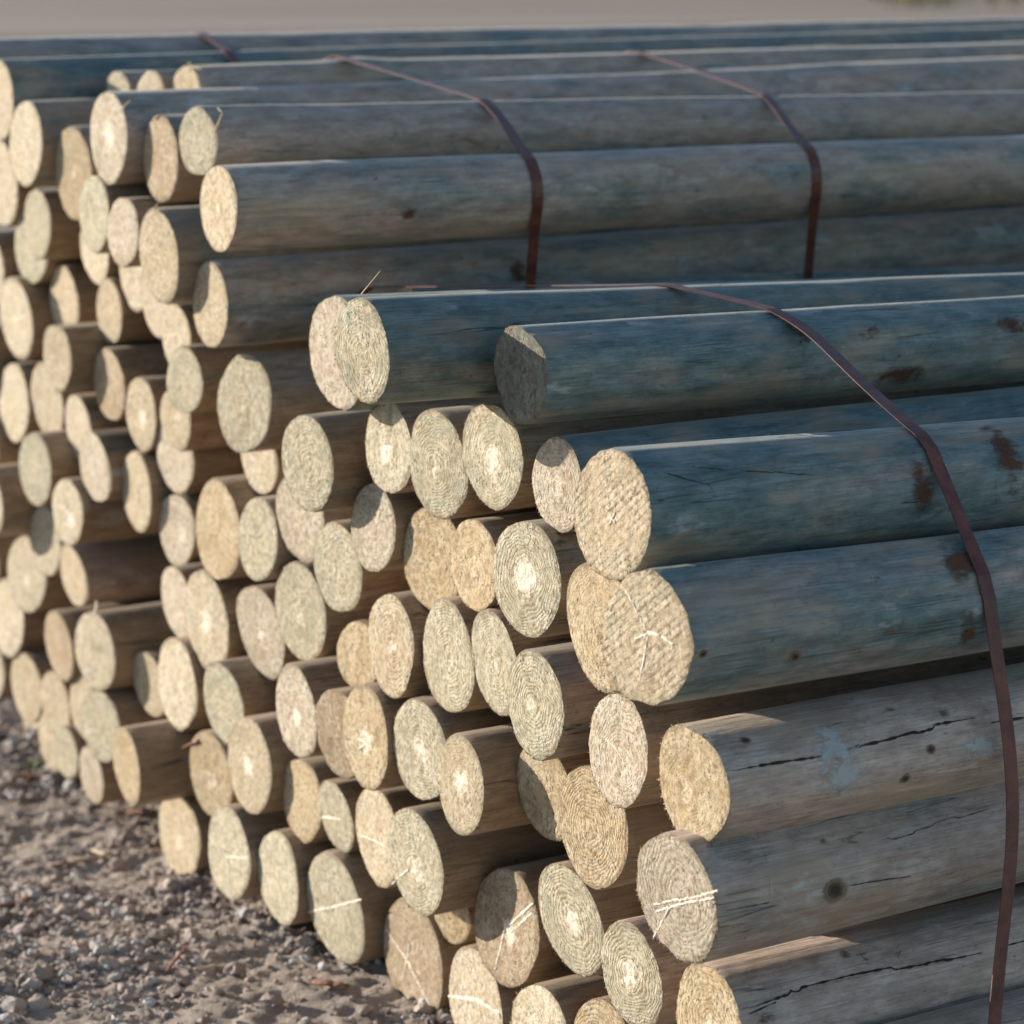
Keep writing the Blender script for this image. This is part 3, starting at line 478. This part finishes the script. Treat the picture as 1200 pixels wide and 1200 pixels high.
    for _ in range(fz):
        p = rng.random() * 6.283; 
        if rng.random() < .5: p = -abs(rng.normal(1.4, .7))
        R = rim(P, p) * .985; ln = abs(rng.normal(0, .0013 if fz > 100 else .0007)) * (1.5 if fz > 100 else 1) + .0004; w = .0005 + rng.random() * .0006
        d = np.array([0, np.cos(p), np.sin(p)]); t = np.array([0, -np.sin(p), np.cos(p)])
        b0 = d * R * .985; b0[0] = P.ty * b0[1] + P.tz * b0[2]
        tip = b0 + d * (ln + R * .015) + np.array([-rng.random() * .0016, 0, 0]) + t * rng.normal(0, .0012)
        n = len(V); V += [b0 - t * w, b0 + t * w, tip, b0 + np.array([.0009, 0, 0])]
        Fc += [(n, n + 1, n + 2), (n + 1, n + 3, n + 2), (n + 3, n, n + 2)]
    en = mesh_obj('cut_end', V, Fc, M_END, root); P.end = en
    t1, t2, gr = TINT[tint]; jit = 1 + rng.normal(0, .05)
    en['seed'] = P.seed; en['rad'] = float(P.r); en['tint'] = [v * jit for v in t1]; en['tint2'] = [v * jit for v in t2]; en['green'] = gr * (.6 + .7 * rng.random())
    en['pith'] = float(pith); en['rings'] = float(rings); en['saw'] = float(saw)
    en['pith_at'] = [.0, float(rng.normal(0, .005)) + .008, float(rng.normal(0, .005)) + .008]
    PB[P.id] = P
    return P
for row in POSTS: build_post(row)

def hit_side(P, px, py):
    """(x, phi) on post P's side under a point seen at px, py"""
    d = ray(px, py); o0 = CAM - np.array(P.o); q = np.array([.3, 0, 0])
    for _ in range(4):
        by, bz = bow(P, q[0]); o = o0 - np.array([0, by, bz]); q = _hit(P, d, o)
    return q[0], math.atan2(q[2], q[1])
def _hit(P, d, o):
    a = d[1] ** 2 + d[2] ** 2; b = 2 * (o[1] * d[1] + o[2] * d[2]); c = o[1] ** 2 + o[2] ** 2 - P.r ** 2
    D = b * b - 4 * a * c; t = (-b - math.sqrt(D)) / (2 * a) if D > 0 else -b / (2 * a)
    return o + d * t
def hit_end(P, px, py):
    d = ray(px, py); o = CAM - np.array(P.o)
    n = np.array([-1, P.ty, P.tz]); t = -(o @ n) / (d @ n); q = o + d * t
    return q[1], q[2]

# pale torn fibre streaks left by the saw across some ends
def streaks(pid, lines, w=.0016):
    P = PB[pid]; V = []; Fc = []
    for ln in lines:
        pts = [np.array(hit_end(P, *p)) for p in ln]
        dense = []
        for a, b in zip(pts[:-1], pts[1:]):
            n = max(2, int(np.linalg.norm(b - a) / .0025))
            for i in range(n): dense.append(a + (b - a) * i / n)
        dense.append(pts[-1]); N = len(dense); b0 = len(V)
        for i, q in enumerate(dense):
            t = dense[min(i + 1, N - 1)] - dense[max(i - 1, 0)]; t = t / (np.linalg.norm(t) + 1e-9); nn = np.array([-t[1], t[0]])
            ww = .8 * w * (.35 + .65 * math.sin(math.pi * (i + .7) / (N + .4)) ** .5) * (.75 + .6 * rng.random()); q = q + nn * rng.normal(0, .0003)
            for s, hgt in ((-1, .0004), (-.3, .0011 + .0007 * rng.random()), (.4, .001 + .0008 * rng.random()), (1, .0004)):
                yz = q + nn * ww * s; V.append(np.array([P.ty * yz[0] + P.tz * yz[1] - hgt, yz[0], yz[1]]))
        for i in range(N - 1):
            for s in range(3):
                a = b0 + i * 4 + s; Fc.append((a, a + 1, a + 5, a + 4))
        for _ in range(N):                                  # loose hairs
            q = dense[rng.integers(N)]; d = rng.normal(0, 1, 2); d /= np.linalg.norm(d); ln2 = .001 + .003 * rng.random()
            x0 = P.ty * q[0] + P.tz * q[1]; n = len(V)
            V += [np.array([x0 - .001, *(q + np.array([.0004, 0]))]), np.array([x0 - .001, *(q - np.array([.0004, 0]))]), np.array([x0 - .001 - .002 * rng.random(), *(q + d * ln2)])]
            Fc.append((n, n + 1, n + 2))
    o = mesh_obj('torn_fibres', V, Fc, M_FIBRE, P.end, False)
streaks('a36', [[(729, 684), (742, 705), (750, 722), (758, 738)], [(745, 749), (760, 742), (775, 745), (790, 755)], [(760, 745), (755, 775), (750, 798)]], .0024)
streaks('a46', [[(767, 1060), (790, 1055), (815, 1051), (842, 1044)], [(770, 1068), (805, 1058), (838, 1052)], [(786, 1062), (776, 1082), (767, 1098)]], .002)
streaks('a54', [[(454, 1090), (478, 1126), (507, 1183)], [(481, 1106), (474, 1142)]], .0026)
streaks('a14', [[(362, 1069), (395, 1062), (424, 1054)], [(396, 1045), (396, 1076)]], .0026)
streaks('a12', [[(268, 1004), (292, 1006)], [(268, 1000), (270, 1048)]], .0024)
streaks('a53', [[(526, 1167), (560, 1172), (586, 1188)]], .0034)
streaks('a56', [[(487, 1008), (497, 1030), (510, 1052)], [(480, 1018), (460, 1036)]], .002)
streaks('a57', [[(424, 979), (440, 985), (452, 992)]], .0015)
streaks('a50', [[(594, 1078), (588, 1108), (581, 1136)], [(598, 1084), (626, 1058)], [(600, 1092), (624, 1070)]], .0026)
streaks('a16', [[(373, 957), (400, 960)]], .0022)
streaks('a43', [[(713, 868), (722, 876), (732, 892)]], .0016)
streaks('a45', [[(696, 966), (722, 1018)]], .0009)
streaks('b34', [[(70, 590), (90, 612)], [(88, 588), (72, 612)]], .002)
streaks('a59', [[(424, 845), (430, 870), (420, 880)], [(420, 865), (436, 876)]], .002)
streaks('a31', [[(714, 604), (722, 612)], [(722, 600), (715, 614)]], .0015)

# cracks, knots and thin coats on the sides
def crack(pid, pts, w=.0012):
    P = PB[pid]; h = [hit_side(P, *p) for p in pts]; V = []; Fc = []; dense = []
    for (x0, f0), (x1, f1) in zip(h[:-1], h[1:]):
        n = max(3, int(abs(x1 - x0) / .004))
        for i in range(n): dense.append((x0 + (x1 - x0) * i / n, f0 + (f1 - f0) * i / n))
    N = len(dense); jit = 0
    for i, (x, f) in enumerate(dense):
        if rng.random() < .12: jit = rng.normal(0, .0011)
        ww = w * (.25 + rng.random()) * min(1, .2 + 6 * min(i, N - i) / N)
        for s in (-1, 1): V.append(surf(P, x, f + (jit + s * ww) / P.r, .0005))
        if i: a = 2 * i; Fc.append((a - 2, a - 1, a + 1, a))
    mesh_obj('crack', V, Fc, M_CRACK, P.root, False)
crack('a44', [(856, 903), (900, 895), (960, 886), (1040, 868), (1100, 850), (1148, 842)], .0015)
crack('a44', [(1160, 848), (1200, 842), (1260, 835)], .0012)
crack('a46', [(848, 1068), (900, 1058), (968, 1046)], .0006)
crack('a46', [(992, 1038), (1040, 1030), (1070, 1026)], .0006)
crack('a49', [(872, 1182), (920, 1165), (1000, 1145), (1090, 1128), (1155, 1114)], .0013)
crack('a49', [(1172, 1110), (1210, 1100), (1250, 1092)], .001)
crack('a49', [(880, 1188), (915, 1172)], .0008)
crack('a31', [(770, 555), (830, 570), (838, 585)], .0005)
crack('a31', [(800, 548), (900, 552), (960, 560)], .0005)
crack('a46', [(1030, 985), (1090, 968), (1165, 945)], .0005)

def patch(name, pid, px, py, wx, wy, mat, label=None, off=.0006):
    """thin coat on a post's side: an oval wx by wy metres"""
    P = PB[pid]; x0, f0 = hit_side(P, px, py); N = 18; V = []; Fc = []; cov = []
    for i in range(N + 1):
        for j in range(N + 1):
            u, v = i / N * 2 - 1, j / N * 2 - 1
            V.append(surf(P, max(.004, x0 + u * wx / 2), f0 + v * wy / 2 / P.r, off)); cov.append(max(0, 1 - math.hypot(u, v)))
    for i in range(N):
        for j in range(N):
            a = i * (N + 1) + j; Fc.append((a, a + N + 1, a + N + 2, a + 1))
    o = mesh_obj(name, V, Fc, mat, P.root); at = o.data.attributes.new('cover', 'FLOAT', 'POINT'); at.data.foreach_set('value', cov)
    return o
def knot(pid, px, py, s): patch('knot', pid, px, py, s * 1.25, s, M_KNOT)
patch('lichen_patch', 'a44', 978, 872, .075, .045, M_LICH); patch('lichen_patch', 'a44', 990, 910, .07, .06, M_LICH); patch('lichen_patch', 'a44', 1150, 873, .05, .035, M_LICH)
patch('lichen_patch', 'a44', 832, 858, .03, .02, M_LICH)
knot('a46', 978, 1043, .026); knot('a44', 1090, 878, .011); knot('a44', 1060, 912, .012); knot('a36', 932, 770, .014); knot('a44', 874, 867, .011); knot('a36', 816, 767, .01)
for q in [('a31', 1080, 575, .035, .06), ('a36', 1122, 655, .06, .05), ('a36', 1135, 742, .035, .05), ('a28', 942, 392, .05, .045), ('a28', 1020, 385, .035, .03),
          ('a28', 1188, 380, .06, .04), ('a28', 1060, 440, .09, .04), ('b7', 606, 318, .04, .05), ('a31', 1180, 530, .05, .1), ('a31', 975, 488, .06, .02), ('b6', 480, 250, .04, .03)]:
    patch('rust_stain', *q, M_RUST)
for q in [('a49', 895, 1155, .02, .02), ('a49', 900, 1195, .05, .03), ('a44', 1045, 830, .02, .02), ('a44', 1105, 838, .025, .02), ('a46', 965, 985, .02, .015),
          ('a46', 1000, 985, .03, .03), ('a49', 990, 1120, .03, .02), ('a36', 818, 767, .012, .012), ('a31', 770, 588, .015, .012), ('a49', 960, 1100, .08, .02)]:
    patch('mud_spot', *q, M_MUD)

# loose splinters and straws stuck on ends
def straw(name, pid, pts, w, label=None, mat=None, parent=None):
    P = PB[pid]; V = []; Fc = []
    P3 = []
    for p in pts:
        d = ray(*p); t = (P.x - .006) / d[0]; P3.append(CAM + d * t - np.array(P.o))
    fine = []
    for a, b in zip(P3[:-1], P3[1:]):
        for i in range(4): fine.append(a + (b - a) * i / 4)
    fine.append(P3[-1])
    for i, q in enumerate(fine):
        ww = w * (1 - .6 * i / len(fine))
        for a in range(5):
            g = a / 5 * 6.283; V.append(q + ww * np.array([math.sin(g), math.cos(g) * .8, math.sin(g) * .5 + math.cos(g) * .4]))
        if i:
            for a in range(5):
                s = (i - 1) * 5; Fc.append((s + a, s + (a + 1) % 5, s + 5 + (a + 1) % 5, s + 5 + a))
    return mesh_obj(name, V, Fc, mat or M_STRAW, P.root)
straw('splinter', 'a26', [(424, 344), (433, 333), (446, 317)], .0011)
straw('splinter', 'b5', [(252, 155), (258, 140), (261, 132), (255, 126)], .0022)
straw('splinter', 's3', [(219, 80), (226, 78), (236, 81)], .002)
straw('splinter', 's3', [(222, 84), (224, 76), (221, 73)], .002)
straw('splinter', 'b43', [(113, 716), (114, 710), (113, 704)], .004, mat=M_FIBRE)
straw('splinter', 'b4', [(143, 128), (148, 122), (153, 117)], .0018)
straw('splinter', 'b12', [(181, 247), (183, 242), (185, 238)], .002)
straw('splinter', 'a10', [(232, 868), (222, 872), (214, 876)], .0025, mat=M_BARK)

# ------------------------------------------------------------------ steel straps round the bundles
def hull(pts):
    pts = sorted(map(tuple, pts))
    def half(ps):
        h = []
        for p in ps:
            while len(h) > 1 and (h[-1][0] - h[-2][0]) * (p[1] - h[-2][1]) - (h[-1][1] - h[-2][1]) * (p[0] - h[-2][0]) <= 0: h.pop()
            h.append(p)
        return h
    a = half(pts); b = half(pts[::-1]); return np.array(a[:-1] + b[:-1])
def strap(ids, xs, label, track, w=.0152, th=.0009, extra=.0012):
    """a band round the hull of the posts; track: photo points it passes through, which give its drift along the posts"""
    pts = []
    for i in ids:
        P = PB[i]
        for k in range(288):
            x = xs - P.x - (k // 72) * (.04 if len(track) > 8 else .03)
            if x < 0 or x > P.L: continue
            q = surf(P, x, k / 72 * 6.283, extra); pts.append((q[1] + P.y, q[2] + P.z))
    hp = hull(pts)
    cl = np.vstack([hp, hp[:1]]); seg = np.linalg.norm(np.diff(cl, axis=0), axis=1); cum = np.concatenate([[0], np.cumsum(seg)])
    N = int(cum[-1] / .006); s = np.arange(N) / N * cum[-1]
    Q = np.stack([np.interp(s, cum, cl[:, 0]), np.interp(s, cum, cl[:, 1])], 1)
    K = np.exp(-.5 * (np.arange(-6, 7) / 2.2) ** 2); K /= K.sum()
    T = np.roll(Q, -1, 0) - np.roll(Q, 1, 0); T /= np.linalg.norm(T, axis=1)[:, None]; Nn = np.stack([T[:, 1], -T[:, 0]], 1)
    Nn = sum(np.roll(Nn, k - 6, 0) * K[k] for k in range(13)); Nn /= np.linalg.norm(Nn, axis=1)[:, None]
    # where the band runs along X
    known = []
    for u, v in track:
        d = ray(u, v); tt = Q[:, 0] / d[1]; zz = H + d[2] * tt
        fr = Nn[:, 0] * d[1] + Nn[:, 1] * d[2] < .1             # side turned to the camera
        e = np.where(fr, np.abs(zz - Q[:, 1]), 9); i = int(np.argmin(e)); known.append((i, d[0] * tt[i], e[i]))
    i0 = int(np.argmin(Q[:, 0] - 0 * Q[:, 1])); base = (max(k[0] for k in known if k[2] < .02) + N // 3) % N
    order = sorted(((i - base) % N, x) for i, x, e in known if e < .02 and abs(x - xs) < .15)
    print(label[:20], xs, [(a, round(b - xs, 3)) for a, b in order])
    if len(order) > 3:                                          # the drift goes on past the last point
        (a0, b0), (a1, b1) = order[-3], order[-1]; order.append((a1 + 40, b1 + (b1 - b0) / max(a1 - a0, 1) * 40))
    X = np.empty(N); xi = (np.arange(N) - base) % N
    X[:] = np.interp(xi, [a for a, b in order], [b for a, b in order])
    for _ in range(14): X = sum(np.roll(X, k - 6) * K[k] for k in range(13))
    V = []; Fc = []
    for i in range(N):
        for dx, o in ((-.5, 0), (.5, 0), (.5, th), (-.5, th)):
            y, z = Q[i] + Nn[i] * o; V.append((X[i] + dx * w, y, z))
    for i in range(N):
        a, b = i * 4, ((i + 1) % N) * 4
        for k in range(4): Fc.append((a + k, a + (k + 1) % 4, b + (k + 1) % 4, b + k))
    c = np.mean(V, axis=0); V = [np.array(v) - c for v in V]
    o = mesh_obj('steel_strap', V, Fc, M_STRAP, None, False); o.location = tuple(c)
    return tag(o, label, 'strap', 'rusty steel straps round the stacks')
def crest_x(pid, px, py, yoff=0):
    P = PB[pid]; d = ray(px, py); z = P.z + P.r
    return CAM[0] + d[0] * ((P.y - CAM[1]) / d[1])
allA = [p for p in PB if p[0] in 'ah']; allB = [p for p in PB if p[0] in 'bs']; allC = [p for p in PB if p[0] == 'c']
frontB = [p for p in allB if PB[p].y < 3.58]
xA = crest_x('a28', 938, 370); xB1 = crest_x('b5', 578, 123); xB2 = crest_x('b5', 903, 114); xC = crest_x('c1', 266, 58)
strap(allA, xA, 'rusty brown steel strap bent tight over the near stack of thick teal posts',
      [(735, 334), (830, 345), (935, 371), (1000, 440), (1085, 522), (1128, 610), (1150, 690), (1172, 790), (1187, 890), (1190, 1000), (1172, 1100), (1150, 1180)])
strap(frontB, xB1, 'rusty strap on the middle stack, nearer the cut ends, left one of two',
      [(450, 82), (510, 100), (580, 125), (605, 165), (620, 210), (626, 260), (622, 325)])
strap(frontB, xB2, 'rusty strap on the middle stack farther along, right one of two',
      [(780, 70), (840, 90), (905, 117), (935, 165), (950, 215), (953, 270), (946, 320)])
strap(allC, xC, 'short bit of pale sunlit strap over the rearmost posts at upper left', [(237, 40), (255, 48), (266, 60), (274, 72)])

# ------------------------------------------------------------------ ground
def ground_base(x, y):
    return float(np.interp(y, [1.0, 2.0, 2.5, 2.95, 3.25, 3.5, 3.9, 4.3, 6, 12], [.06, .06, .062, .058, .02, -.008, -.022, -.03, -.03, -.03]))
def ground_z(x, y):
    w = math.exp(-((x - 1.4) ** 2 + (y - 3.3) ** 2) / 9)
    v = Vector((x, y, 0))
    return ground_base(x, y) + w * (.010 * noise.noise(v * 5) + .008 * noise.noise(v * 17) + .006 * noise.noise(v * 45) + .0045 * noise.noise(v * 100) + .003 * noise.noise(v * 190)) - .004
def spaced(lo, hi, st, far):
    a = list(np.arange(lo, hi, st)); s = st; q = a[-1]
    while q < far: s *= 1.35; q += s; a.append(q)
    s = st; q = a[0]; b = []
    while q > -far: s *= 1.35; q -= s; b.append(q)
    return np.array(b[::-1] + a)
gx = spaced(.8, 1.95, .007, 900); gy = spaced(2.4, 4.6, .007, 900)
V = [(x, y, ground_z(x, y)) for x in gx for y in gy]; ny = len(gy)
Fc = [(i * ny + j, (i + 1) * ny + j, (i + 1) * ny + j + 1, i * ny + j + 1) for i in range(len(gx) - 1) for j in range(ny - 1)]
tag(mesh_obj('ground', V, Fc, M_GROUND), kind='structure')

# gravel: thousands of small stones, one object
def stone_shape(sub):
    bm = bmesh.new(); bmesh.ops.create_icosphere(bm, subdivisions=sub, radius=1); bm.verts.ensure_lookup_table()
    v = np.array([q.co[:] for q in bm.verts]); f = np.array([[w.index for w in t.verts] for t in bm.faces]); bm.free(); return v, f
def make_stones(n, smin, smax, power, sub, bounds, clump):
    base, fa = stone_shape(sub); allv = []; allf = []; sh = []; cnt = 0
    tries = 0
    while cnt < n and tries < n * 20:
        tries += 1
        x = rng.uniform(bounds[0], bounds[1]); y = rng.uniform(bounds[2], bounds[3])
        dn = noise.noise(Vector((x * 3.1, y * 3.1, 4))) * .6 + noise.noise(Vector((x * 8, y * 8, 9))) * .5
        if rng.random() > np.clip(.45 + clump * dn, .03, 1): continue
        s = smin + (smax - smin) * rng.random() ** power
        v = base * (1 + rng.normal(0, .16, (len(base), 1))) * np.array([1, rng.uniform(.65, 1), rng.uniform(.45, .85)]) * s
        a, b = rng.random() * 6.28, rng.normal(0, .5); ca, sa, cb, sb = math.cos(a), math.sin(a), math.cos(b), math.sin(b)
        v = v @ np.array([[1, 0, 0], [0, cb, sb], [0, -sb, cb]]); v = v @ np.array([[ca, sa, 0], [-sa, ca, 0], [0, 0, 1]])
        allv.append(v + np.array([x, y, ground_z(x, y) + s * .28])); allf.append(fa + cnt * len(base)); sh.append(np.full(len(base), np.clip(rng.normal(.5, .24), 0, 1))); cnt += 1
    return np.concatenate(allv), np.concatenate(allf), np.concatenate(sh)
parts = [make_stones(24000, .0016, .0055, 2.0, 1, (.9, 1.9, 2.45, 4.4), 1.2), make_stones(4200, .005, .015, 2.9, 2, (.9, 1.9, 2.45, 4.3), 1.8)]
off = 0; vs_, fs_, ss_ = [], [], []
for v, f, s in parts: vs_.append(v); fs_.append(f + off); ss_.append(s); off += len(v)
g = mesh_obj('gravel', np.concatenate(vs_), np.concatenate(fs_).tolist(), M_GRAVEL, None, False)
at = g.data.attributes.new('shade', 'FLOAT', 'POINT'); at.data.foreach_set('value', np.concatenate(ss_))
tag(g, 'loose brown and grey gravel scattered on the dirt', 'gravel', kind='stuff')

# litter on the ground
def gpt(px, py):
    d = ray(px, py); t = 1.0
    for _ in range(30):
        q = CAM + d * t; t += (ground_z(q[0], q[1]) - q[2]) / d[2]
    return CAM + d * t
def chip(name, cat, label, pts, w, th, mat, group=None):
    C = [gpt(*p) for p in pts]; V = []; Fc = []; fine = []
    for a, b in zip(C[:-1], C[1:]):
        for i in range(6): fine.append(a + (b - a) * i / 6)
    fine.append(C[-1]); c = np.mean(fine, axis=0); N = len(fine)
    for i, q in enumerate(fine):
        t = fine[min(i + 1, N - 1)] - fine[max(i - 1, 0)]; t /= np.linalg.norm(t); s = np.cross(t, Zv); s /= np.linalg.norm(s)
        ww = w * (.35 + .65 * math.sin(math.pi * (i + .6) / (N + .2)) ** .6) * (.8 + .4 * rng.random())
        b = q - c + Zv * (.006 + .002 * rng.random())
        for k in range(6):
            g_ = k / 6 * 6.283; V.append(b + s * ww * math.cos(g_) + Zv * th * math.sin(g_))
        if i:
            for k in range(6): o = (i - 1) * 6; Fc.append((o + k, o + (k + 1) % 6, o + 6 + (k + 1) % 6, o + 6 + k))
    Fc.append(tuple(range(6))[::-1]); Fc.append(tuple(range((N - 1) * 6, N * 6)))
    o = mesh_obj(name, V, Fc, mat); o.location = tuple(c); return tag(o, label, cat, group)
chip('bark_chip', 'bark', 'flat reddish bark chip on gravel below the large cracked grey end', [(368, 1157), (386, 1159), (408, 1163)], .007, .003, M_BARK)
chip('bark_strip', 'bark', 'long thin reddish bark strip lying on dirt at the left edge', [(-6, 1068), (20, 1064), (45, 1050), (60, 1044)], .006, .002, M_BARK)
chip('bark_chip', 'bark', 'short reddish bark piece on dirt beside the shadow capped end', [(150, 958), (168, 955), (182, 957)], .008, .003, M_BARK)
chip('bark_chip', 'bark', 'pinkish bark fragment on dirt near the weed', [(20, 916), (30, 913), (38, 916)], .01, .004, M_BARK)
chip('wood_splinter', 'splinter', 'pale dry wood splinter on the dirt left of the stack', [(108, 1001), (122, 1006), (136, 1013)], .004, .002, M_STRAW)
chip('twig', 'twig', 'thin dark reddish twig lying level on the dirt', [(60, 1020), (110, 1012), (170, 1004), (190, 1000)], .003, .002, M_BARK)
chip('twig', 'twig', 'short slanted brown twig among gravel at the bottom left', [(195, 1145), (206, 1130), (219, 1116)], .003, .0015, M_BARK)
chip('wood_splinter', 'splinter', 'faint grey splinter lying near the bottom left corner', [(228, 1142), (250, 1138), (270, 1139)], .003, .0015, M_STRAW)
# the weed
c = gpt(43, 900); wd = empty('weed', c); tag(wd, 'small green weed on the dirt at the foot of the left stack', 'weed')
V = []; Fc = []
for i in range(26):
    a = rng.random() * 6.28; l = .012 + .03 * rng.random(); e = rng.uniform(.15, 1.1); b = np.array([rng.normal(0, .016), rng.normal(0, .016), 0])
    d = np.array([math.cos(a) * math.cos(e), math.sin(a) * math.cos(e), math.sin(e)]); s = np.cross(d, Zv); s /= np.linalg.norm(s); n = len(V); w = .0025 + .003 * rng.random()
    m = b + d * l * .55 + Zv * .003
    V += [b - s * .001, b + s * .001, m + s * w, b + d * l, m - s * w]; Fc.append((n, n + 1, n + 2, n + 3, n + 4))
mesh_obj('leaves', V, Fc, M_LEAF, wd, False)
V = []; Fc = []
for i in range(6):
    a = rng.random() * 6.28; tip = np.array([.014 * math.cos(a), .014 * math.sin(a), .02]); n = len(V)
    V += [(-.001, 0, 0), (.001, 0, 0), (0, .001, 0), tip]; Fc += [(n, n + 1, n + 3), (n + 1, n + 2, n + 3), (n + 2, n, n + 3)]
mesh_obj('stem', V, Fc, M_STRAW, wd, False)

# far off grass verge at the upper right
V = []; Fc = []
for i in range(5000):
    px = rng.normal(1078, 22) if rng.random() < .8 else rng.normal(1190, 20); py = rng.normal(-12, 8)
    d = ray(px, min(py, 7)); t = (H + .03) / -d[2]; q = CAM + d * t
    q = q * np.array([1, 1, 0]) + np.array([0, 0, -.04]); h = .25 + .35 * rng.random(); a = rng.random() * 6.28; n = len(V); w = .05
    V += [q + np.array([math.cos(a) * w, math.sin(a) * w, 0]), q - np.array([math.cos(a) * w, math.sin(a) * w, 0]), q + np.array([rng.normal(0, .12), rng.normal(0, .12), h])]; Fc.append((n, n + 1, n + 2))
tag(mesh_obj('grass', V, Fc, M_GRASS, None, False), 'blurred green grass verge far behind the stacks', 'grass', kind='stuff')
